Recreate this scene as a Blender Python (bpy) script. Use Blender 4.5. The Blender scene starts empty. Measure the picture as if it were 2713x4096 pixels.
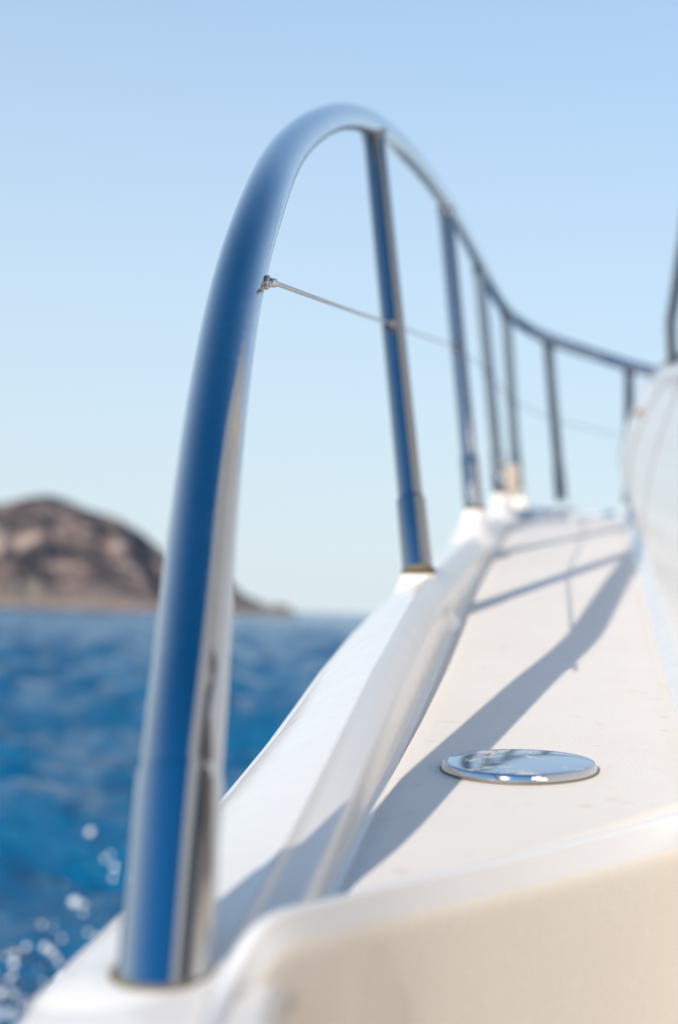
import bpy, bmesh, math, random
import numpy as np
from mathutils import Vector, Matrix

# ------------------------------------------------------------------ camera, sky, sun, exposure
S = bpy.context.scene
C = S.collection
EYE = 1.6                                   # lens height above the water, metres
PITCH, ROLL = math.radians(3.38), math.radians(2.1)
fw = Vector((0, math.cos(PITCH), math.sin(PITCH)))
up0 = Vector((0, -math.sin(PITCH), math.cos(PITCH)))
rt = Vector((1, 0, 0)) * math.cos(ROLL) + up0 * math.sin(ROLL)
up = up0 * math.cos(ROLL) - Vector((1, 0, 0)) * math.sin(ROLL)
BOAT = Matrix(((rt.x, fw.x, up.x, 0), (rt.y, fw.y, up.y, 0), (rt.z, fw.z, up.z, EYE), (0, 0, 0, 1)))

cam_d = bpy.data.cameras.new('camera')
cam = bpy.data.objects.new('camera', cam_d)
C.objects.link(cam)
cam.matrix_world = BOAT @ Matrix.Rotation(math.pi / 2, 4, 'X')
cam_d.sensor_fit = 'VERTICAL'
cam_d.sensor_height = 36
cam_d.lens = 60
cam_d.clip_start = 0.02
cam_d.clip_end = 40000
cam_d.dof.use_dof = True
cam_d.dof.focus_distance = 1.0
cam_d.dof.aperture_fstop = 5.8
S.camera = cam

SUN_BOAT = Vector((0.44, 0.80, -0.50)).normalized()      # direction the light travels, boat axes
sd = (BOAT.to_3x3() @ SUN_BOAT).normalized()
sun_d = bpy.data.lights.new('sun', 'SUN')
sun_d.energy = 3.15
sun_d.angle = math.radians(0.53)
sun_d.color = (1.0, 0.90, 0.76)
sun = bpy.data.objects.new('sun', sun_d)
C.objects.link(sun)
sun.rotation_euler = sd.to_track_quat('-Z', 'Y').to_euler()
sun.location = (-3, -8, 6)

W = bpy.data.worlds.new('World')
S.world = W
W.use_nodes = True
wn, wl = W.node_tree.nodes, W.node_tree.links
sky = wn.new('ShaderNodeTexSky')
sky.sky_type = 'NISHITA'
sky.sun_disc = False
sky.sun_elevation = math.asin(-sd.z)
sky.sun_rotation = math.atan2(-sd.x, -sd.y)
sky.air_density = 1.0
sky.dust_density = 0.0
sky.ozone_density = 9.0
# pale sea haze thickening evenly towards the horizon, all round
tcw = wn.new('ShaderNodeTexCoord')
sep = wn.new('ShaderNodeSeparateXYZ')
wl.new(tcw.outputs['Generated'], sep.inputs[0])
hz = wn.new('ShaderNodeValToRGB')
for k, (p_, v_) in enumerate(((0.0, 0.97), (0.10, 0.88), (0.20, 0.77), (0.34, 0.58), (0.50, 0.32), (0.70, 0.11), (0.85, 0.02), (0.96, 0.0))):
    e_ = hz.color_ramp.elements[k] if k < 2 else hz.color_ramp.elements.new(p_)
    e_.position = p_
    e_.color = (v_, v_, v_, 1)
wl.new(sep.outputs[2], hz.inputs[0])
hm = wn.new('ShaderNodeMixRGB')
hm.inputs[2].default_value = (3.08, 3.44, 3.70, 1)
wl.new(hz.outputs[0], hm.inputs[0])
sb = wn.new('ShaderNodeMixRGB')
sb.blend_type = 'MULTIPLY'
sb.inputs[0].default_value = 1
sb.inputs[2].default_value = (0.95, 1.07, 0.85, 1)
hs_ = wn.new('ShaderNodeHueSaturation')
hs_.inputs['Saturation'].default_value = 1.13
wl.new(sky.outputs[0], hs_.inputs['Color'])
wl.new(hs_.outputs[0], sb.inputs[1])
wl.new(sb.outputs[0], hm.inputs[1])
wl.new(hm.outputs[0], wn['Background'].inputs[0])
wn['Background'].inputs[1].default_value = 0.145

S.view_settings.view_transform = 'Standard'
S.view_settings.look = 'None'
S.view_settings.exposure = 0.65
S.view_settings.gamma = 1.0
S.view_settings.use_curve_mapping = False
S.cycles.use_denoising = True
S.cycles.max_bounces = 10
S.cycles.caustics_reflective = False
S.cycles.caustics_refractive = False
S.cycles.sample_clamp_indirect = 2
S.cycles.sample_clamp_direct = 1.3

# ------------------------------------------------------------------ materials
def mat(name):
    m = bpy.data.materials.new(name)
    m.use_nodes = True
    n = m.node_tree.nodes
    return m, n, m.node_tree.links, n['Principled BSDF']

def noise(n, l, scale, detail=4, rough=0.55, vec=None, dist=0.0):
    t = n.new('ShaderNodeTexNoise')
    t.inputs['Scale'].default_value = scale
    t.inputs['Detail'].default_value = detail
    t.inputs['Roughness'].default_value = rough
    t.inputs['Distortion'].default_value = dist
    if vec is not None:
        l.new(vec, t.inputs['Vector'])
    return t

def ramp(n, l, src, stops):
    r = n.new('ShaderNodeValToRGB')
    e = r.color_ramp.elements
    while len(e) < len(stops):
        e.new(0.5)
    for k, (p, c) in enumerate(stops):
        e[k].position = p
        e[k].color = (c, c, c, 1) if not hasattr(c, '__len__') else (*c, 1)
    l.new(src, r.inputs[0])
    return r

def bump(n, l, src, strength, dist):
    b = n.new('ShaderNodeBump')
    b.inputs['Strength'].default_value = strength
    b.inputs['Distance'].default_value = dist
    l.new(src, b.inputs['Height'])
    return b

def coords(n, l, scale=(1, 1, 1), out='Object'):
    tc = n.new('ShaderNodeTexCoord')
    mp = n.new('ShaderNodeMapping')
    mp.inputs['Scale'].default_value = scale
    l.new(tc.outputs[out], mp.inputs[0])
    return mp.outputs[0]

def make_gelcoat(name, col_a, col_b, rough):
    m, n, l, p = mat(name)
    v = coords(n, l)
    t = noise(n, l, 9, 5, 0.6, v)
    r = ramp(n, l, t.outputs[0], [(0.3, col_a), (0.7, col_b)])
    l.new(r.outputs[0], p.inputs['Base Color'])
    t2 = noise(n, l, 45, 4, 0.6, v)
    r2 = ramp(n, l, t2.outputs[0], [(0.3, rough * 0.85), (0.75, rough * 1.25)])
    l.new(r2.outputs[0], p.inputs['Roughness'])
    p.inputs['IOR'].default_value = 1.5
    t3 = noise(n, l, 14, 2, 0.5, v)
    b = bump(n, l, t3.outputs[0], 0.05, 0.004)
    l.new(b.outputs[0], p.inputs['Normal'])
    return m

GEL = make_gelcoat('gelcoat', (0.83, 0.785, 0.73), (0.865, 0.825, 0.775), 0.20)
GEL_HOUSE = make_gelcoat('gelcoat_house', (0.68, 0.62, 0.55), (0.74, 0.68, 0.61), 0.3)
GEL_SATIN = make_gelcoat('gelcoat_satin', (0.80, 0.775, 0.745), (0.84, 0.82, 0.79), 0.55)
GEL_LIP_SHADE = make_gelcoat('gelcoat_lip_shade', (0.765, 0.765, 0.775), (0.80, 0.80, 0.81), 0.22)  # cooler gelcoat copy: dimmer light on the lip put into its colour
GEL_RISER_BOUNCE = make_gelcoat('gelcoat_riser_bounce', (0.85, 0.79, 0.715), (0.88, 0.83, 0.76), 0.26)  # warmer gelcoat copy: bounced light on the riser put into its colour

def make_nonskid():
    m, n, l, p = mat('nonskid')
    v = coords(n, l)
    t = noise(n, l, 5, 6, 0.65, v)
    r = ramp(n, l, t.outputs[0], [(0.3, (0.845, 0.78, 0.71)), (0.72, (0.885, 0.83, 0.765))])
    s = noise(n, l, 60, 3, 0.6, v)
    rs = ramp(n, l, s.outputs[0], [(0.62, (1, 1, 1)), (0.74, (0.90, 0.85, 0.76))])
    mx = n.new('ShaderNodeMixRGB')
    mx.blend_type = 'MULTIPLY'
    mx.inputs[0].default_value = 1
    l.new(r.outputs[0], mx.inputs[1])
    l.new(rs.outputs[0], mx.inputs[2])
    l.new(mx.outputs[0], p.inputs['Base Color'])
    p.inputs['Roughness'].default_value = 0.62
    t2 = noise(n, l, 1500, 1.5, 0.6, v)
    b = bump(n, l, t2.outputs[0], 0.7, 0.0010)
    l.new(b.outputs[0], p.inputs['Normal'])
    return m
NONSKID = make_nonskid()

def make_steel(name, rough, scratch, uv=False, tone=1.0):
    m, n, l, p = mat(name)
    p.inputs['Metallic'].default_value = 1
    v = coords(n, l)
    t = noise(n, l, 38, 6, 0.7, v)
    r = ramp(n, l, t.outputs[0], [(0.35, rough), (0.8, rough * (6 if uv else 2.6))])
    col = n.new('ShaderNodeMixRGB')
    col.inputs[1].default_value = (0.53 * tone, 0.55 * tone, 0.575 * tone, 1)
    col.inputs[2].default_value = (0.72, 0.74, 0.77, 1)
    col.inputs[0].default_value = 0
    l.new(col.outputs[0], p.inputs['Base Color'])
    if uv:
        # hairline handling scratches round the tube, salt specks, in patches
        vs = coords(n, l, (1.2, 900, 1), 'UV')
        t2 = noise(n, l, 1.0, 4, 0.7, vs, 0.6)
        patch = noise(n, l, 26, 3, 0.6, v)
        pr = ramp(n, l, patch.outputs[0], [(0.50, 0.0), (0.68, 1.0)])
        sr = ramp(n, l, t2.outputs[0], [(0.60, 0.0), (0.70, 1.0)])
        mu = n.new('ShaderNodeMath')
        mu.operation = 'MULTIPLY'
        l.new(pr.outputs[0], mu.inputs[0])
        l.new(sr.outputs[0], mu.inputs[1])
        sp = noise(n, l, 900, 2, 0.5, v)
        spr = ramp(n, l, sp.outputs[0], [(0.74, 0.0), (0.78, 1.0)])
        mx = n.new('ShaderNodeMath')
        mx.operation = 'MAXIMUM'
        l.new(mu.outputs[0], mx.inputs[0])
        l.new(spr.outputs[0], mx.inputs[1])
        film = ramp(n, l, noise(n, l, 55, 6, 0.75, v, 0.5).outputs[0], [(0.48, 0.0), (0.72, 0.22)])   # dried salt
        mxf = n.new('ShaderNodeMath')
        mxf.operation = 'MAXIMUM'
        l.new(mx.outputs[0], mxf.inputs[0])
        l.new(film.outputs[0], mxf.inputs[1])
        mx = mxf
        sc = n.new('ShaderNodeMath')
        sc.operation = 'MULTIPLY'
        sc.inputs[1].default_value = 0.75
        l.new(mx.outputs[0], sc.inputs[0])
        l.new(sc.outputs[0], col.inputs[0])
        ar = n.new('ShaderNodeMath')
        ar.operation = 'MULTIPLY_ADD'
        ar.inputs[1].default_value = 0.30
        l.new(mx.outputs[0], ar.inputs[0])
        l.new(r.outputs[0], ar.inputs[2])
        l.new(ar.outputs[0], p.inputs['Roughness'])
        b = bump(n, l, t2.outputs[0], scratch, 0.0003)
    else:
        l.new(r.outputs[0], p.inputs['Roughness'])
        b = bump(n, l, t.outputs[0], scratch, 0.0003)
    l.new(b.outputs[0], p.inputs['Normal'])
    return m
RAIL_STEEL = make_steel('stainless_rail', 0.03, 0.03, True, 0.94)
STEEL = make_steel('stainless', 0.045, 0.02)
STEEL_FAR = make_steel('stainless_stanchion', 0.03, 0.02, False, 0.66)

def plain(name, col, rough, metal=0.0):
    m, n, l, p = mat(name)
    t = noise(n, l, 30, 4, 0.6, coords(n, l))
    a = tuple(c * 0.88 for c in col)
    r = ramp(n, l, t.outputs[0], [(0.3, a), (0.7, col)])
    l.new(r.outputs[0], p.inputs['Base Color'])
    p.inputs['Roughness'].default_value = rough
    p.inputs['Metallic'].default_value = metal
    return m
WIRE = plain('wire', (0.52, 0.48, 0.44), 0.35, 0.9)
SEAL = plain('sealant', (0.16, 0.13, 0.08), 0.6)
DARKTRIM = plain('dark_trim', (0.04, 0.05, 0.06), 0.35)
BEIGE = plain('beige_plastic', (0.50, 0.42, 0.36), 0.45)
REFLECTION_GREY = plain('grey_reflection', (0.36, 0.38, 0.40), 0.5)  # tone of the painted reflection streaks on the trunk
LETTER = plain('lettering', (0.28, 0.10, 0.07), 0.5)
LETTER_GREY = plain('lettering_grey', (0.34, 0.33, 0.33), 0.5)
TEAK = plain('cockpit_sole', (0.42, 0.34, 0.26), 0.6)

def make_cap_lid():
    m, n, l, p = mat('cap_lid')
    p.inputs['Metallic'].default_value = 1
    v = coords(n, l)
    t = noise(n, l, 30, 7, 0.75, v, 0.8)
    mask = ramp(n, l, t.outputs[0], [(0.55, 0.0), (0.575, 1.0)])
    mx = n.new('ShaderNodeMixRGB')
    mx.inputs[1].default_value = (0.56, 0.565, 0.58, 1)
    mx.inputs[2].default_value = (0.66, 0.62, 0.54, 1)
    l.new(mask.outputs[0], mx.inputs[0])
    l.new(mx.outputs[0], p.inputs['Base Color'])
    rr = ramp(n, l, mask.outputs[0], [(0, 0.06), (1, 0.42)])
    l.new(rr.outputs[0], p.inputs['Roughness'])
    mt = ramp(n, l, mask.outputs[0], [(0, 1.0), (1, 0.15)])
    l.new(mt.outputs[0], p.inputs['Metallic'])
    return m
CAP_LID = make_cap_lid()

def make_sea():
    m, n, l, p = mat('sea_water')
    p.inputs['Base Color'].default_value = (0.003, 0.115, 0.25, 1)
    p.inputs['Roughness'].default_value = 0.14
    p.inputs['IOR'].default_value = 1.33
    p.inputs['Specular IOR Level'].default_value = 0.31
    v = coords(n, l, (1.0, 1.5, 1.0))
    t1 = noise(n, l, 2.3, 5, 0.62, v, 0.4)
    t2 = noise(n, l, 9.0, 3, 0.6, v, 0.2)
    ad = n.new('ShaderNodeMath')
    ad.operation = 'MULTIPLY_ADD'
    ad.inputs[1].default_value = 0.18
    l.new(t2.outputs[0], ad.inputs[0])
    l.new(t1.outputs[0], ad.inputs[2])
    vf = coords(n, l)
    sub = n.new('ShaderNodeVectorMath')
    sub.operation = 'SUBTRACT'
    sub.inputs[1].default_value = (-1.35, 5.9, 0)
    l.new(vf, sub.inputs[0])
    mulv = n.new('ShaderNodeVectorMath')
    mulv.operation = 'MULTIPLY'
    mulv.inputs[1].default_value = (1.15, 0.75, 0)
    l.new(sub.outputs[0], mulv.inputs[0])
    ln = n.new('ShaderNodeVectorMath')
    ln.operation = 'LENGTH'
    l.new(mulv.outputs[0], ln.inputs[0])
    fn = noise(n, l, 5.5, 7, 0.68, vf, 1.4)
    fa = n.new('ShaderNodeMath')
    fa.operation = 'MULTIPLY_ADD'
    fa.inputs[1].default_value = -0.22
    l.new(ln.outputs['Value'], fa.inputs[0])
    l.new(fn.outputs[0], fa.inputs[2])
    fr = ramp(n, l, fa.outputs[0], [(0.36, 0.0), (0.46, 1.0)])
    fc = n.new('ShaderNodeMixRGB')
    fc.inputs[1].default_value = p.inputs['Base Color'].default_value
    fc.inputs[2].default_value = (0.80, 0.83, 0.85, 1)
    l.new(fr.outputs[0], fc.inputs[0])
    l.new(fc.outputs[0], p.inputs['Base Color'])
    frr = ramp(n, l, fr.outputs[0], [(0.0, 0.14), (1.0, 0.6)])
    l.new(frr.outputs[0], p.inputs['Roughness'])
    b = bump(n, l, ad.outputs[0], 1.0, 0.19)
    l.new(b.outputs[0], p.inputs['Normal'])
    return m
SEA = make_sea()

def make_hill():
    m, n, l, p = mat('arid_hill')
    v = coords(n, l)
    t = noise(n, l, 0.075, 8, 0.60, v, 0.5)
    r = ramp(n, l, t.outputs[0], [(0.42, (0.028, 0.034, 0.046)), (0.48, (0.085, 0.066, 0.066)), (0.55, (0.19, 0.132, 0.12)), (0.63, (0.44, 0.325, 0.27))])
    t2 = noise(n, l, 0.5, 5, 0.7, v)
    r2 = ramp(n, l, t2.outputs[0], [(0.45, (1, 1, 1)), (0.62, (0.38, 0.40, 0.36))])
    mx = n.new('ShaderNodeMixRGB')
    mx.blend_type = 'MULTIPLY'
    mx.inputs[0].default_value = 0.8
    l.new(r.outputs[0], mx.inputs[1])
    l.new(r2.outputs[0], mx.inputs[2])
    # pale bare cliffs along the waterline
    sx = n.new('ShaderNodeSeparateXYZ')
    l.new(v, sx.inputs[0])
    nz = n.new('ShaderNodeMath')
    nz.operation = 'MULTIPLY_ADD'
    nz.inputs[1].default_value = 38
    l.new(t.outputs[0], nz.inputs[0])
    l.new(sx.outputs[2], nz.inputs[2])
    mr = n.new('ShaderNodeMapRange')
    mr.inputs[1].default_value = 18
    mr.inputs[2].default_value = 25
    mr.inputs[3].default_value = 0.55
    mr.inputs[4].default_value = 0
    l.new(nz.outputs[0], mr.inputs[0])
    m2 = n.new('ShaderNodeMixRGB')
    l.new(mr.outputs[0], m2.inputs[0])
    l.new(mx.outputs[0], m2.inputs[1])
    m2.inputs[2].default_value = (0.48, 0.37, 0.28, 1)
    l.new(m2.outputs[0], p.inputs['Base Color'])
    p.inputs['Roughness'].default_value = 0.95
    return m
HILL = make_hill()
FOAM = plain('sea_foam', (0.86, 0.87, 0.88), 0.4)

# ------------------------------------------------------------------ mesh helpers
def link_mesh(name, verts, faces, material, parent=None, smooth=True, loc=None):
    me = bpy.data.meshes.new(name)
    me.from_pydata([tuple(v) for v in verts], [], faces)
    me.update()
    bm = bmesh.new()
    bm.from_mesh(me)
    bmesh.ops.recalc_face_normals(bm, faces=bm.faces)
    bm.to_mesh(me)
    bm.free()
    if smooth:
        me.polygons.foreach_set('use_smooth', [True] * len(me.polygons))
    me.materials.append(material)
    o = bpy.data.objects.new(name, me)
    C.objects.link(o)
    if parent is not None:
        o.parent = parent
    if loc is not None:
        o.location = loc
    return o

def spline(pts, n):
    """natural cubic spline through pts by chord length, n samples"""
    P = np.array(pts, float)
    t = np.concatenate([[0], np.cumsum(np.linalg.norm(np.diff(P, axis=0), axis=1) ** 0.6)])
    m = len(t)
    h = np.diff(t)
    A = np.eye(m)
    B = np.zeros_like(P)
    for i in range(1, m - 1):
        A[i, i - 1], A[i, i], A[i, i + 1] = h[i - 1], 2 * (h[i - 1] + h[i]), h[i]
        B[i] = 6 * ((P[i + 1] - P[i]) / h[i] - (P[i] - P[i - 1]) / h[i - 1])
    K = np.linalg.solve(A, B)
    out = []
    for s in np.linspace(0, t[-1], n):
        i = min(max(np.searchsorted(t, s) - 1, 0), m - 2)
        a, b = (t[i + 1] - s) / h[i], (s - t[i]) / h[i]
        out.append(a * P[i] + b * P[i + 1] + ((a ** 3 - a) * K[i] + (b ** 3 - b) * K[i + 1]) * h[i] ** 2 / 6)
    return np.array(out)

def tube(path, rad, sides=28, caps=True):
    P = [Vector(p) for p in path]
    R = rad if hasattr(rad, '__len__') else [rad] * len(P)
    verts, faces = [], []
    prev = None
    for i, p in enumerate(P):
        d = (P[min(i + 1, len(P) - 1)] - P[max(i - 1, 0)]).normalized()
        if prev is None:
            u = d.orthogonal().normalized()
        else:
            u = (prev - d * prev.dot(d)).normalized()
        prev = u
        w = d.cross(u)
        for k in range(sides):
            a = 2 * math.pi * k / sides
            verts.append(p + (u * math.cos(a) + w * math.sin(a)) * R[i])
    for i in range(len(P) - 1):
        for k in range(sides):
            a, b = i * sides + k, i * sides + (k + 1) % sides
            faces.append((a, b, b + sides, a + sides))
    if caps:
        # the end discs have their own corners so the shading of the wall stays straight
        m = len(verts)
        verts += [v.copy() for v in verts[:sides]] + [v.copy() for v in verts[m - sides:m]]
        faces.append(tuple(range(m, m + sides))[::-1])
        faces.append(tuple(range(m + sides, m + 2 * sides)))
    return verts, faces

def lathe(profile, centre, axis=(0, 0, 1), sides=48, squash=1.0):
    ax = Vector(axis).normalized()
    u = Vector((1, 0, 0))
    u = (u - ax * u.dot(ax)).normalized()
    w = ax.cross(u)
    c = Vector(centre)
    verts, faces = [], []
    for r, z in profile:
        for k in range(sides):
            a = 2 * math.pi * k / sides
            verts.append(c + ax * z + (u * math.cos(a) + w * math.sin(a) * squash) * r)
    n = len(profile)
    for i in range(n - 1):
        for k in range(sides):
            a, b = i * sides + k, i * sides + (k + 1) % sides
            faces.append((a, b, b + sides, a + sides))
    faces.append(tuple(range(sides))[::-1])
    faces.append(tuple(range((n - 1) * sides, n * sides)))
    return verts, faces

def grid_faces(rows, cols):
    return [(i * cols + j, i * cols + j + 1, (i + 1) * cols + j + 1, (i + 1) * cols + j)
            for i in range(rows - 1) for j in range(cols - 1)]

def interp(x, xs, ys):
    return float(np.interp(x, xs, ys))

def merge(*parts):
    V, F = [], []
    for v, f in parts:
        o = len(V)
        V += list(v)
        F += [tuple(i + o for i in q) for q in f]
    return V, F

# boat axes: x starboard, y forward, z up, origin at the lens; metres
K = 2.5347e-4
def B(dx, dy, y):
    """a sight line of the survey sheet (1568 wide) taken to the distance y"""
    return Vector(((dx - 784) * K * y, y, (1183.5 - dy) * K * y))

def deck_z(y):
    return -0.1746 + 0.04 * y

# ------------------------------------------------------------------ the setting: sea and hill
def vnoise(x, y, seed):
    rng = np.random.RandomState(seed)
    T = rng.rand(256, 256)
    def smp(x, y):
        xi, yi = np.floor(x).astype(int), np.floor(y).astype(int)
        fx, fy = x - xi, y - yi
        fx, fy = fx * fx * (3 - 2 * fx), fy * fy * (3 - 2 * fy)
        g = lambda a, b: T[a % 256, b % 256]
        return (g(xi, yi) * (1 - fx) + g(xi + 1, yi) * fx) * (1 - fy) + (g(xi, yi + 1) * (1 - fx) + g(xi + 1, yi + 1) * fx) * fy
    out, a = np.zeros_like(x), 0.5
    for k in range(6):
        out += a * (smp(x * 2 ** k + 7 * k, y * 2 ** k + 3 * k) - 0.5)
        a *= 0.52
    return out

def build_sea():
    rng = np.random.RandomState(4)
    nr, na = 430, 900
    r = np.concatenate([[0.0], np.geomspace(1.2, 9000, nr - 1)])
    th = np.linspace(0, 2 * math.pi, na, endpoint=False)
    # columns gathered in front of the lens
    th = th - 0.82 * np.sin(th)
    x = np.outer(r, np.sin(th))
    y = np.outer(r, np.cos(th))
    z = np.zeros_like(x)
    calm = np.clip(0.5 + 1.5 * vnoise(x / 5.0 + 40, y / 2.6 + 40, 21), 0, 1.2)
    for k in range(50):
        lam = 0.26 * (18 ** (k / 49.0)) * rng.uniform(0.85, 1.15)
        amp = (0.0165 if lam > 0.75 else 0.0120) * lam ** 0.92 * rng.uniform(0.6, 1.3)
        d = math.radians(rng.normal(75, 32))
        kx, ky = 2 * math.pi / lam * math.cos(d), 2 * math.pi / lam * math.sin(d)
        ph = rng.uniform(0, 6.28)
        s = np.sin(kx * x + ky * y + ph + 0.6 * np.sin(0.31 * kx * y - 0.27 * ky * x + ph * 2))
        fade = np.clip(1.6 - r / (lam * 90.0), 0, 1)[:, None]
        z += amp * fade * ((0.25 + 1.3 * calm) if lam < 1.3 else 1.0) * (s + 0.25 * (2 * np.abs(s) ** 1.0 - 1))
    verts = np.stack([x, y, z], -1).reshape(-1, 3)
    j = np.arange(na)
    jn = (j + 1) % na
    idx = []
    for i in range(nr - 1):
        idx.append(np.stack([i * na + j, (i + 1) * na + j, (i + 1) * na + jn, i * na + jn], -1))
    idx = np.concatenate(idx)
    me = bpy.data.meshes.new('sea')
    me.vertices.add(len(verts))
    me.vertices.foreach_set('co', verts.ravel())
    me.loops.add(idx.size)
    me.loops.foreach_set('vertex_index', idx.ravel())
    me.polygons.add(len(idx))
    me.polygons.foreach_set('loop_start', np.arange(0, idx.size, 4))
    me.polygons.foreach_set('loop_total', np.full(len(idx), 4))
    me.polygons.foreach_set('use_smooth', np.ones(len(idx), bool))
    me.update(calc_edges=True)
    me.validate()
    me.materials.append(SEA)
    o = bpy.data.objects.new('sea', me)
    C.objects.link(o)
    o['kind'] = 'structure'
    o['label'] = 'choppy blue sea beyond the boat'
build_sea()

def build_hill():
    D = 450.0
    # ridge outline, read against the horizon: sheet x, height in sheet units above the water
    xs = [-620, -420, -260, -120, 0, 60, 110, 150, 200, 270, 330, 385, 440, 500, 540, 570, 610, 632, 652, 675, 700]
    hs = [20, 120, 190, 225, 230, 248, 256, 246, 225, 208, 176, 132, 104, 82, 70, 42, 27, 16, 24, 18, -4]
    nx, ny = 420, 150
    dx = np.linspace(-620, 700, nx)
    hz = np.interp(dx, xs, hs) * K * D * 1.22
    ker = np.ones(7) / 7
    hz = np.convolve(np.pad(hz, 3, mode='edge'), ker, 'valid')
    X = (dx - 784) * K
    v = np.linspace(0, 1, ny)
    XX = np.repeat(X[:, None], ny, 1) * (D + np.repeat((v * 190)[None, :], nx, 0))
    YY = D + np.repeat((v * 190)[None, :], nx, 0) + 10 * vnoise(XX / 40, XX * 0 + 3, 2) * (1 - v)[None, :]
    prof = np.interp(v, [0, 0.04, 0.15, 0.42, 0.6, 1.0], [-0.03, 0.10, 0.36, 0.93, 1.0, 0.3])
    ZZ = hz[:, None] * prof[None, :]
    n1 = vnoise(XX / 22, YY / 22, 5)
    gul = np.abs(vnoise(XX / 14 + 0.3 * YY / 14, YY / 60, 9))
    ZZ = ZZ * (1.0 + 0.35 * n1) - gul * 20 * np.minimum(hz[:, None] / 14, 1) * np.minimum(prof * 3, 1)[None, :] * (1 - 0.6 * prof)[None, :]
    ZZ += 0.7 * vnoise(XX / 4, YY / 4, 12) * np.clip(prof, 0, 1)[None, :]
    want = np.interp(dx, xs, hs) * K - 0.0015
    top = EYE + want * YY[np.arange(nx), ZZ.argmax(1)]
    ZZ *= np.clip(np.convolve(np.pad(top / np.maximum(ZZ.max(1), 0.3), 1, mode='edge'), np.ones(3) / 3, 'valid'), 0.0, 8.0)[:, None]
    verts = np.stack([XX, YY, ZZ - 0.2], -1).reshape(-1, 3)
    o = link_mesh('hill', verts.tolist(), grid_faces(nx, ny), HILL)
    o['kind'] = 'structure'
    o['label'] = 'brown arid headland sloping down to the sea'
build_hill()

# ------------------------------------------------------------------ the yacht
BASE = Vector((0.15, 2.2, -1.55))
yacht = bpy.data.objects.new('yacht', None)
C.objects.link(yacht)
yacht.matrix_world = BOAT @ Matrix.Translation(BASE)
yacht['label'] = 'white motor yacht with stainless bow rail, seen along its side deck'
yacht['category'] = 'yacht'

def part(name, vf, material, parent=None, smooth=True, label=None):
    o = link_mesh(name, vf[0], vf[1], material, parent or yacht, smooth, -BASE if parent is None else None)
    if label:
        o['label'] = label
    return o

# --- gunwale: swept profile along the deck edge
EDGE = [(-0.022, -1.6), (-0.020, 0.2), (-0.018, 0.50), (-0.009, 0.62), (0.008, 0.766), (0.041, 1.037), (0.0706, 1.29), (0.146, 1.944), (0.240, 2.67),
        (0.352, 3.50), (0.412, 3.85), (0.485, 4.06), (0.61, 4.18), (0.80, 4.21), (1.2, 4.18)]
edge = spline([(x, y, 0) for x, y in EDGE], 240)

def gunwale():
    rows = []
    N = len(edge)
    for i, (ex, ey, _) in enumerate(edge):
        d = edge[min(i + 1, N - 1)] - edge[max(i - 1, 0)]
        d = Vector((d[0], d[1], 0)).normalized()
        nrm = Vector((-d.y, d.x, 0))                       # outboard
        s = (ey if ey < 3.82 else 3.82 + (ex - 0.41)) / 0.889
        h = interp(s, [0.5, 0.62, 0.70, 0.78, 0.861, 1.0, 1.166, 1.45, 1.75, 2.2, 3.0, 4.0, 4.5], [0.0095, 0.0095, 0.0105, 0.0125, 0.017, 0.026, 0.0365, 0.046, 0.049, 0.0445, 0.0375, 0.030, 0.007])
        drop = interp(s, [0.5, 0.66, 0.861, 1.166, 3.0, 4.5], [0.008, 0.011, 0.024, 0.039, 0.039, 0.027])
        w = interp(s, [0.5, 0.7, 1.2, 3.0, 4.6], [0.060, 0.060, 0.062, 0.066, 0.054])
        zb = deck_z(ey)
        low = interp(ey, [0.53, 0.585], [-0.55, -0.004])
        c = 0.021                                            # crest offset from the deck edge
        r = min(0.004, h * 0.40)
        q = 0.0025
        prof = [(-0.002, low), (0.0, min(low + 0.004, -0.002)), (0.0012, 0.0006), (0.0022, min(0.003, h * 0.2)), (0.0045, h * 0.50), (0.0055, h * 0.58), (0.0070, h * 0.64)]
        prof += [(c - r - 0.001, h - r * 0.95), (c - r * 0.55, h - r * 0.5), (c - r * 0.2, h - r * 0.14), (c, h), (c + r * 0.45, h - r * 0.14)]
        for k in range(1, 11):
            t = k / 10
            prof.append((c + r * 0.45 + (w - r * 0.45 - 0.006) * t, h - r * 0.14 - (drop - 0.002) * (0.45 * t + 0.55 * t * t)))
        a = h - drop
        prof += [(c + w - 0.0035, a - 0.0045), (c + w - 0.0015, a - 0.0055), (c + w + 0.001, a - 0.0052), (c + w + 0.003, a - 0.0068), (c + w + 0.0034, a - 0.010),
                 (c + w + 0.002, a - 0.015), (c + w - 0.004, a - 0.03), (c + w - 0.03, a - 0.35), (c + w - 0.10, a - 0.9), (c + w - 0.16, a - 1.6)]
        for o_, u in prof:
            rows.append(Vector((ex, ey, 0)) + nrm * o_ + Vector((0, 0, zb + u)))
    return rows, grid_faces(N, len(prof))
gun = part('gunwale', gunwale(), GEL, label='white moulded gunwale with rounded crest and outer lip')

# --- deck: smooth gelcoat sheet with a raised nonskid panel
def edge_x(y):
    return float(np.interp(y, EDGE_Y, EDGE_X))
EDGE_Y = [p[1] for p in edge if p[1] < 4.17 and p[0] < 0.62]
EDGE_X = [p[0] for p in edge if p[1] < 4.17 and p[0] < 0.62]
def pan_right(y):
    return 0.2093 + 0.1544 * (y - 1.053)

def coam_line(x):                                          # front edge of the side deck, plan
    return interp(x, [-0.044, -0.027, -0.020, 0.0136, 0.074, 0.159, 0.227, 0.32, 0.7], [0.518, 0.532, 0.558, 0.618, 0.702, 0.800, 0.849, 0.876, 0.880])

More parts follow.
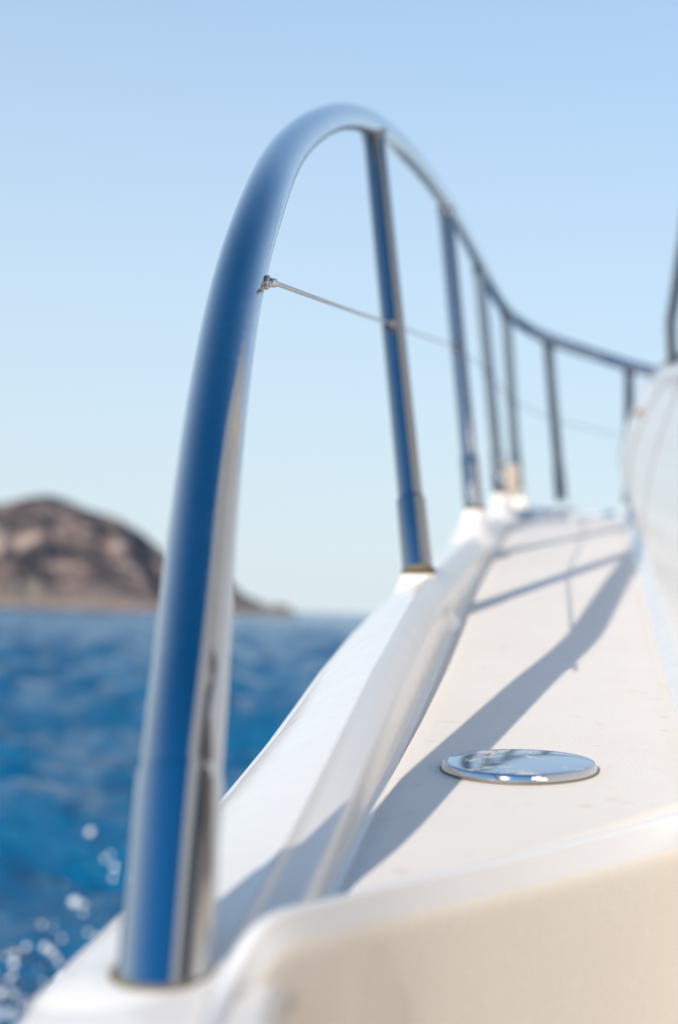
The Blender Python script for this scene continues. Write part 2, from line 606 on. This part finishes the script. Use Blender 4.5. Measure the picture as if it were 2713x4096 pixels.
def deck_grid(y_end, n, cols, xl, xr, back, lift):
    V, starts = [], {}
    for i in range(n):
        t = (i / (n - 1)) ** 1.3
        for j in range(cols):
            q = j / (cols - 1)
            ys = starts.get(j, 0.7)
            for _ in range(0 if j in starts else 25):                                # where this column meets the coaming
                ys = 0.5 * ys + 0.5 * (coam_line(xl(ys) + (xr(ys) - xl(ys)) * q) + back)
            starts[j] = ys
            y = ys + (y_end - ys) * t
            rim = lift if 0 < j < cols - 1 and 0 < i < n - 1 else 0.0
            V.append((xl(y) + (xr(y) - xl(y)) * q, y, deck_z(y) + rim))
    return V, grid_faces(n, cols)

def deck_sheet():
    return deck_grid(4.20, 120, 30, lambda y: edge_x(y) - 0.004, lambda y: pan_right(y) + 0.10 + interp(y, [3.4, 3.6], [0, 0.5]), 0.001, 0)
deck = part('deck', deck_sheet(), GEL, label='smooth white side deck margin')

def panel():
    y1 = 3.93
    def ins(y):                                            # rounded far corners
        e = min(1.0, max(0.0, (y - (y1 - 0.35)) / 0.35))
        return 0.05 * (1 - math.sqrt(max(0, 1 - e * e)))
    return deck_grid(y1, 140, 26, lambda y: edge_x(y) + 0.004 + ins(y), lambda y: pan_right(y) - ins(y), 0.010, 0.0022)
part('nonskid_panel', panel(), NONSKID, deck, label='cream textured nonskid panel of the side deck')

# --- coaming: raised lip and riser in front, with the inside corner by the first stanchion
COAM = [(-0.046, -1.2, -0.166), (-0.044, 0.10, -0.166), (-0.043, 0.45, -0.166), (-0.0415, 0.55, -0.1645), (-0.037, 0.59, -0.159), (-0.028, 0.614, -0.1475), (-0.012, 0.643, -0.1475),
        (0.0153, 0.695, -0.1525), (0.0833, 0.79, -0.1583), (0.179, 0.90, -0.1592), (0.255, 0.955, -0.157), (0.36, 0.985, -0.1557), (0.62, 0.99, -0.1553)]
def coaming():
    path = spline([(a * .889, b * .889, c_ * .889) for a, b, c_ in COAM], 220)
    V = []
    N = len(path)
    for i, p in enumerate(path):
        d = path[min(i + 1, N - 1)] - path[max(i - 1, 0)]
        d = Vector((d[0], d[1], 0)).normalized()
        out = Vector((d.y, -d.x, 0))                       # towards the cockpit
        wd = interp(p[1] / .889, [0.55, 0.62, 0.72, 0.9], [0.005, 0.006, 0.0068, 0.008])
        dp = interp(p[1] / .889, [0.55, 0.62, 0.72, 0.9], [0.006, 0.0078, 0.0095, 0.0118])
        prof = [(-0.020, -0.05), (-0.012, -0.020), (-0.005, -0.0035), (-0.0025, -0.0010), (-0.001, -0.0002), (0.0, 0.0), (0.0012, -0.0004), (0.0022, -0.0016)]
        prof += [(0.0022 + (wd - 0.0034) * t, -0.0016 - (dp - 0.003) * t) for t in (0.08, 0.3, 0.6, 0.92)]
        prof += [(wd - 0.0006, -dp + 0.0004), (wd + 0.0005, -dp - 0.0014), (wd + 0.0013, -dp - 0.0038), (wd + 0.0016, -dp - 0.007), (wd + 0.0016, -dp - 0.012), (wd + 0.0015, -0.06), (wd + 0.001, -0.12), (wd, -0.3), (wd - 0.002, -0.56)]
        for o_, u in prof:
            V.append(Vector(p) + out * o_ + Vector((0, 0, u)))
    return V, grid_faces(N, len(prof)), len(prof)
cv, cf, cn_ = coaming()
coam = part('coaming', (cv, cf), GEL_LIP_SHADE, label='cockpit coaming with cool shade painted on its lip and warm bounce on its riser, nearest the lens')
coam.data.materials.append(GEL_RISER_BOUNCE)
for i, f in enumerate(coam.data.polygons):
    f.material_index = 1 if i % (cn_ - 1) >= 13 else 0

# cockpit sole, out of frame below and behind
V = [(-0.05, -1.6, -0.6), (1.4, -1.6, -0.6), (1.4, 0.91, -0.6), (-0.05, 0.55, -0.6)]
part('cockpit_sole', (V, [(0, 1, 2, 3)]), TEAK, smooth=False)

# --- cabin trunk on the right
def trunk_pt(y, t):
    """side of the trunk: t 0 at the deck, 1 at the shoulder"""
    e = min(1.0, max(0.0, (y - 3.45) / 0.42))
    nose = 0.30 * (1 - math.sqrt(max(0.0, 1 - e * e)))
    bx = pan_right(y) + 0.020 + nose
    bz = deck_z(y)
    top = interp(y, [0.7, 1.8, 2.7, 3.2, 3.6, 3.87], [0.19, 0.215, 0.245, 0.275, 0.275, 0.24])
    lean = interp(y, [0.7, 2.4, 3.0, 3.5, 3.87], [0.09, 0.075, 0.055, 0.02, 0.05])
    bulge = interp(y, [1.6, 2.8, 3.4, 3.87], [0.0, 0.010, 0.038, 0.035])
    return Vector((bx + lean * t ** 1.3 - bulge * math.sin(math.pi * min(1, t) ** 0.9), y, bz + 0.018 + (top - bz - 0.018) * t))
def trunk():
    ys = list(np.linspace(0.75, 3.45, 50)) + [3.45 + 0.42 * math.sin(a) for a in np.linspace(0.1, math.pi / 2, 14)]
    V = []
    for y in ys:
        b0 = trunk_pt(y, 0)
        ring = [b0 + Vector((-0.026, 0, -0.021)), b0 + Vector((-0.016, 0, -0.017)), b0 + Vector((-0.008, 0, -0.013)), b0 + Vector((-0.003, 0, -0.007))]
        ring += [trunk_pt(y, t) for t in np.linspace(0, 0.92, 14)]
        q = trunk_pt(y, 0.92)
        for a in np.linspace(0.2, math.pi / 2, 6):
            ring.append(q + Vector((0.05 * (1 - math.cos(a)), 0, 0.024 * math.sin(a))))
        ring += [q + Vector((0.3, 0, 0.034)), q + Vector((0.8, 0, 0.04))]
        V += ring
    n = len(ring)
    return V, grid_faces(len(ys), n)
tr = part('cabin_trunk', trunk(), GEL, label='white rounded cabin trunk beside the deck')
for y0, y1, t0, t1, rr in ((3.36, 3.62, 0.62, 0.03, 0.0026), (3.0, 3.30, 0.86, 0.05, 0.0024), (2.55, 2.75, 0.9, 0.05, 0.0022)):  # thin grey tubes added as painted reflection streaks on the glossy side
    sp = [trunk_pt(y0 + (y1 - y0) * k / 20, t0 + (t1 - t0) * (k / 20) ** 1.3) for k in range(21)]
    part('reflection_streak', tube(sp, rr, 10), REFLECTION_GREY, tr)

# --- deckhouse abaft the trunk, out of frame to the right; the steel mirrors it
def house_x(y):
    return interp(y, [-2.6, 0.0, 1.2, 2.3], [0.82, 0.70, 0.64, 0.66])
def deckhouse():
    V = []
    ys = np.linspace(-2.6, 2.35, 26)
    prof = [(0.0, -0.62), (0.0, 0.10), (0.01, 0.24), (0.03, 0.28), (0.10, 0.84), (0.10, 0.90), (0.06, 0.93), (0.05, 1.02), (0.10, 1.06), (0.16, 2.05), (0.24, 2.12), (0.9, 2.16)]
    for y in ys:
        k = interp(y, [1.7, 2.35], [1.0, 0.35])               # raked forward end
        for o_, u in prof:
            V.append((house_x(y) + o_ * 0.8, y, u if u < 0.11 else 0.11 + (u - 0.11) * k))
    n = len(prof)
    F = grid_faces(len(ys), n)
    last = (len(ys) - 1) * n
    F.append(tuple(range(last, last + n)))
    return V, F
dh = part('deckhouse', deckhouse(), GEL_HOUSE, smooth=False, label='cream deckhouse side abaft the trunk')
for k in range(3):
    y0, y1 = -2.3 + k * 1.25, -1.2 + k * 1.25
    q = [(house_x(y) + o_ * 0.8 - 0.006, y, u) for y, o_, u in ((y0, .034, .32), (y1, .034, .32), (y1, .096, .80), (y0, .096, .80))]
    part('side_window', (q, [(0, 1, 2, 3)]), DARKTRIM, dh, smooth=False)

# --- bow rail
RAIL = [B(381, 2240, .540), B(398, 2020, .563), B(416, 1800, .588), B(434, 1618, .615), B(459, 1329, .68), B(496, 982, .78), B(537, 722, .885), B(572, 578, .96), B(610, 464, 1.05),
        B(640, 393, 1.15), B(683, 330, 1.30), B(775, 274, 1.63), B(862, 290, 1.95), B(942, 357, 2.26), B(1030, 470, 2.78), B(1108, 610, 3.55), B(1140, 672, 3.83),
        B(1172, 718, 4.03), B(1212, 752, 4.15), B(1268, 783, 4.20), B(1360, 815, 4.22), B(1455, 845, 4.20), B(1560, 872, 4.17)]
rail_path = spline(RAIL, 320)
rail = part('bow_rail', tube(rail_path, 0.0143, 40), RAIL_STEEL, label='polished stainless top rail arching up from the gunwale and away to the bow')

def tube_uv(o, path, sides):
    arc = np.concatenate([[0], np.cumsum(np.linalg.norm(np.diff(np.array(path), axis=0), axis=1))])
    me = o.data
    uvl = me.uv_layers.new(name='UVMap')
    for lp in me.loops:
        i, k = divmod(lp.vertex_index, sides)
        i = min(i, len(arc) - 1)
        a = 2 * math.pi * k / sides
        uvl.data[lp.index].uv = (math.cos(a) + 0.3 * math.sin(a), arc[i])
tube_uv(rail, rail_path, 40)

def boss(top, r0, r1, depth):
    """moulded pad faired aft along the gunwale"""
    V, F, sd = [], [], 40
    rings = [(r1 * 2.3, -depth, 3.2), (r1 * 1.7, -depth * 0.66, 2.6), (r1 * 1.3, -depth * 0.38, 2.0), (r1 * 1.06, -depth * 0.18, 1.4), (r0 * 1.05, -0.004, 1.12), (r0 * 1.03, -0.0016, 1.06), (r0 * 0.98, -0.0004, 1.03), (r0 * 0.4, 0.0, 1.0)]
    for r, z, aft in rings:
        for k in range(sd):
            a = 2 * math.pi * k / sd
            x, y = math.cos(a) * r, math.sin(a) * r
            if y < 0:
                y *= aft
            V.append(Vector(top) + Vector((x + 0.11 * y, y, z + (0.05 * y if y < 0 else 0.0))))
    for i in range(len(rings) - 1):
        for k in range(sd):
            a, b = i * sd + k, i * sd + (k + 1) % sd
            F.append((a, b, b + sd, a + sd))
    F.append(tuple(range((len(rings) - 1) * sd, len(rings) * sd)))
    return V, F

def stanchion(base, top, r, rs, sl, detail=1):
    b, t = Vector(base), Vector(top)
    ax = (t - b).normalized()
    st = part('stanchion', tube([b + ax * 0.002, b + (t - b) * 0.5, t], r, 26), STEEL_FAR, rail)
    sl_path = [b, b + ax * 0.0015, b + ax * (sl - 0.004), b + ax * (sl - 0.001), b + ax * sl]
    part('base_sleeve', tube(sl_path, [rs * 0.985, rs, rs * 0.99, rs * 0.965, r * 1.01], 32), STEEL_FAR, rail)
    return st

# first foot of the rail
f0, f1 = Vector(rail_path[0]), B(417, 1790, .590)
axf = (f1 - f0).normalized()
Lf = (f1 - f0).length
part('base_sleeve', tube([f0 - axf * 0.02, f0 + axf * 0.001, f0 + axf * (Lf * 0.5), f1 - axf * 0.008, f1 - axf * 0.003, f1], [0.0150, 0.0151, 0.0152, 0.0153, 0.0150, 0.0144], 48), STEEL, rail, label='slip sleeve at the foot of the rail, nearest the lens')
part('sealant_ring', lathe([(0.0178, -0.003), (0.0176, -0.0006), (0.0166, 0.0004), (0.0150, 0.0006)], f0, (0, 0, 1), 48, 1.26), SEAL, gun)
part('rail_boss', lathe([(0.042, -0.0100), (0.036, -0.0066), (0.030, -0.0042), (0.024, -0.0022), (0.0195, -0.0012), (0.014, -0.0010)], f0, (0, 0, 1), 48, 1.2), GEL_SATIN, gun)

STAN = [  # base, top of each stanchion
    (B(967, 1326, 1.65), B(863, 300, 1.95)),
    (B(1096, 1177, 2.62), B(1029, 474, 2.78)),
    (B(1157, 1140, 3.50), B(1107, 612, 3.55)),
    (B(1196, 1130, 4.0), B(1170, 720, 4.03)),
    (B(1298, 1155, 4.24), B(1267, 786, 4.20)),
    (B(1455, 1160, 4.24), B(1455, 848, 4.20)),
]
rs = 0.0125
fits = []
for i, (b, t) in enumerate(STAN):
    stanchion(b, t, rs, rs * 1.19, 0.085)
    ax = (t - b).normalized()
    if i < 4:
        part('stanchion_boss', boss(b + Vector((0, 0, 0.0006)), 0.0168, 0.0185 if i == 0 else 0.0170, 0.05 if i < 2 else 0.055), GEL, gun)
    part('sealant_ring', lathe([(0.0172, -0.001), (0.0170, 0.0008), (0.0150, 0.0012)], b + Vector((0, 0, 0.0004)), ax, 32), SEAL, gun)
    # weld collar under the top rail
    part('weld_collar', tube([t - ax * 0.022, t - ax * 0.018, t - ax * 0.006], [rs * 1.01, rs * 1.06, rs * 1.22], 26), STEEL_FAR, rail)

# lifeline: wire from the rail foot through every stanchion
w0 = B(636, 654, 0.905)
def hole(dx, dy, st):
    b, t = STAN[st]
    f = (b.z / b.y * 0 + (1183.5 - dy))
    k = min(np.linspace(0, 1, 400), key=lambda q: abs(b.lerp(t, q).z / (K * b.lerp(t, q).y) - f))
    return b.lerp(t, k) + Vector((-0.004, -0.0150, 0))
holes = [hole(905, 752, 0), hole(1059, 803, 1), hole(1132, 860, 2), hole(1183, 925, 3), hole(1282, 972, 4), hole(1455, 1010, 5)]
wire_pts = [w0] + holes
P = []
for a, b in zip(wire_pts[:-1], wire_pts[1:]):
    for k in range(12):
        t = k / 12
        P.append(a.lerp(b, t) - Vector((0, 0, 0.0006 * 4 * t * (1 - t))))
P.append(wire_pts[-1])
part('lifeline', tube(P, 0.00135, 10), WIRE, rail, label='thin steel lifeline wire strung through the stanchions')

# eye pad and swage fitting on the rail
wd = (holes[0] - w0).normalized()
ip = int(np.argmin([abs((1183.5 - p[2] / (K * p[1])) - 646) + (1e6 if p[1] > 1.2 else 0) for p in rail_path]))
rc, rtan = Vector(rail_path[ip]), Vector(rail_path[ip + 1] - rail_path[ip - 1]).normalized()
pad_n = Vector((0.97, 0.16, 0.0))
pad_n = (pad_n - rtan * pad_n.dot(rtan)).normalized()
pad_c = rc + pad_n * 0.0141
w0 = pad_c + pad_n * 0.0055
def oval_pad():
    u = rtan.copy(); u = (u - pad_n * u.dot(pad_n)).normalized()
    w = pad_n.cross(u)
    V, F, s = [], [], 32
    for (f, dz) in ((1.0, 0.0), (1.03, 0.0006), (1.0, 0.0018), (0.9, 0.0023)):
        for k in range(s):
            a = 2 * math.pi * k / s
            V.append(pad_c + pad_n * dz + (u * 0.0052 * math.cos(a) + w * 0.0036 * math.sin(a)) * f)
    for i in range(3):
        for k in range(s):
            a, b = i * s + k, i * s + (k + 1) % s
            F.append((a, b, b + s, a + s))
    F.append(tuple(range(s))[::-1]); F.append(tuple(range(3 * s, 4 * s)))
    return V, F
part('eye_pad', oval_pad(), WIRE, rail, label='small oval eye pad on the rail')
n0 = pad_c + pad_n * 0.002
part('hex_nut', tube([n0, n0 + pad_n * 0.0012, n0 + pad_n * 0.0030, n0 + pad_n * 0.0030 + wd * 0.003], [0.0026, 0.0026, 0.0026, 0.0019], 6), STEEL, rail, smooth=False)
for h in holes:
    part('wire_ferrule', tube([h - wd * 0.012, h - wd * 0.010, h - wd * 0.006, h, h + wd * 0.005, h + wd * 0.008], [0.002, 0.0046, 0.0062, 0.0072, 0.0062, 0.003], 18), STEEL_FAR, rail)

# --- deck filler cap
CC = B(1200, 1793, 0.903)
CC.z = deck_z(CC.y) + 0.0024
cn = Vector((0, -0.025 - 0.0, 1)).normalized()
cap = part('filler_cap', lathe([(0.0412, -0.0005), (0.0413, 0.0006), (0.0411, 0.0014), (0.0404, 0.0033), (0.0400, 0.0040), (0.0395, 0.0042), (0.0391, 0.0040)], CC, cn, 96), STEEL, label='round polished steel deck filler cap with worn patches')
lid = [(0.0390, 0.0037)] + [(0.0390 * math.cos(a), 0.0040 + 0.0006 * math.sin(a)) for a in np.linspace(0.02, 1.5, 12)]
part('cap_lid', lathe(lid, CC, cn, 96), CAP_LID, cap)
part('cap_gasket', lathe([(0.0420, -0.0008), (0.0419, 0.0003), (0.0410, 0.0004)], CC, cn, 72), SEAL, cap)

# --- small things forward
def rounded_box(c, sx, sy, sz, bev):
    bm = bmesh.new()
    bmesh.ops.create_cube(bm, size=1)
    for v in bm.verts:
        v.co = Vector((v.co.x * sx, v.co.y * sy, v.co.z * sz)) + Vector(c)
    bmesh.ops.bevel(bm, geom=list(bm.edges), offset=bev, segments=3, affect='EDGES', profile=0.5)
    V = [v.co.copy() for v in bm.verts]
    bm.verts.index_update()
    F = [tuple(v.index for v in f.verts) for f in bm.faces]
    bm.free()
    return V, F
c = B(1182, 1112, 3.8)
fit = part('deck_fitting', rounded_box(c, 0.037, 0.045, 0.075, 0.011), BEIGE, label='beige box-shaped fitting by the far stanchions')
part('fitting_base', rounded_box(c - Vector((0, 0, 0.05)), 0.07, 0.07, 0.03, 0.008), GEL, fit)
# mooring cleat at the bow
cl = B(1284, 1180, 3.97); cl.z = deck_z(3.97) + 0.002
cleat = part('mooring_cleat', tube([cl + Vector((x, 0, z)) for x, z in ((-0.05, 0.018), (-0.035, 0.019), (-0.018, 0.016), (0.018, 0.016), (0.035, 0.019), (0.05, 0.018))], [0.002, 0.004, 0.005, 0.005, 0.004, 0.002], 16), STEEL, label='small chrome mooring cleat at the bow')
for s in (-1, 1):
    part('cleat_post', tube([cl + Vector((s * 0.016, 0, 0)), cl + Vector((s * 0.014, 0, 0.008)), cl + Vector((s * 0.014, 0, 0.016))], [0.010, 0.005, 0.0045], 16), STEEL, cleat)

# cabin handrail and its post
hp = [trunk_pt(y, 1.0) + Vector((0.025, 0, 0.012)) for y in (3.45, 3.3, 3.1, 2.8, 2.5, 2.2)]
hr = part('cabin_handrail', tube(spline(hp, 40), 0.009, 20), STEEL_FAR, tr, label='dark steel handrail along the cabin top edge')
part('handrail_post', tube([trunk_pt(3.11, 1.0) + Vector((0.014, 0, 0.0)), B(1551, 745, 3.11), B(1568, 640, 3.1), B(1605, 380, 3.07), B(1660, 20, 3.0)], 0.0115, 20), STEEL_FAR, tr, label='steel post rising from the cabin top')
for q in range(7):
    y = 3.42 - (0.05 if q < 2 else 0.13) - q * 0.016
    p = trunk_pt(y, 0.70 + 0.002 * q) + Vector((-0.001, 0, 0))
    part('letter_stroke', rounded_box(p, 0.004, 0.006, 0.014 if q > 1 else 0.010, 0.001), LETTER if q > 1 else LETTER_GREY, tr)

# ------------------------------------------------------------------ spray thrown up beside the hull
def spray():
    rnd = random.Random(11)
    bm = bmesh.new()
    def drop(dx, dy, y, r):
        p = BOAT @ B(dx, dy, y)
        m = Matrix.Translation(p) @ Matrix.Rotation(rnd.uniform(0, 6), 4, 'Z') @ Matrix.Diagonal((r * rnd.uniform(.8, 1.2), r * rnd.uniform(.8, 1.2), r * rnd.uniform(.8, 1.3), 1))
        bmesh.ops.create_icosphere(bm, subdivisions=1, radius=1, matrix=m)
    for dx, dy, r in ((210, 1924, .017), (243, 1985, .010), (256, 1975, .009), (268, 2005, .015), (262, 2030, .010), (193, 2110, .011), (98, 2138, .011), (122, 2145, .006),
                      (105, 2190, .016), (120, 2200, .013), (132, 2215, .013), (138, 2228, .010), (14, 2210, .010), (240, 2125, .010), (318, 2035, .011), (150, 2040, .004)):
        drop(dx, dy, 6.4, r)
    for k in range(70):
        t = rnd.random()
        dx = -60 + 330 * t + rnd.gauss(0, 25)
        dy = 2395 - 120 * t - abs(rnd.gauss(0, 75))
        drop(dx, dy, rnd.uniform(5.6, 6.6), abs(rnd.gauss(0.0, 0.007)) + 0.003)
    for k in range(90):
        dx = rnd.uniform(-250, 240)
        dy = 2440 - 0.25 * max(dx, 0) + rnd.gauss(0, 45)
        drop(dx, dy, rnd.uniform(5.8, 6.3), rnd.uniform(0.004, 0.014))
    me = bpy.data.meshes.new('sea_spray')
    bm.to_mesh(me)
    bm.free()
    me.polygons.foreach_set('use_smooth', [True] * len(me.polygons))
    me.materials.append(FOAM)
    o = bpy.data.objects.new('sea_spray', me)
    C.objects.link(o)
    o['kind'] = 'stuff'
    o['label'] = 'white droplets of spray beside the hull'
    o['category'] = 'spray'
spray()
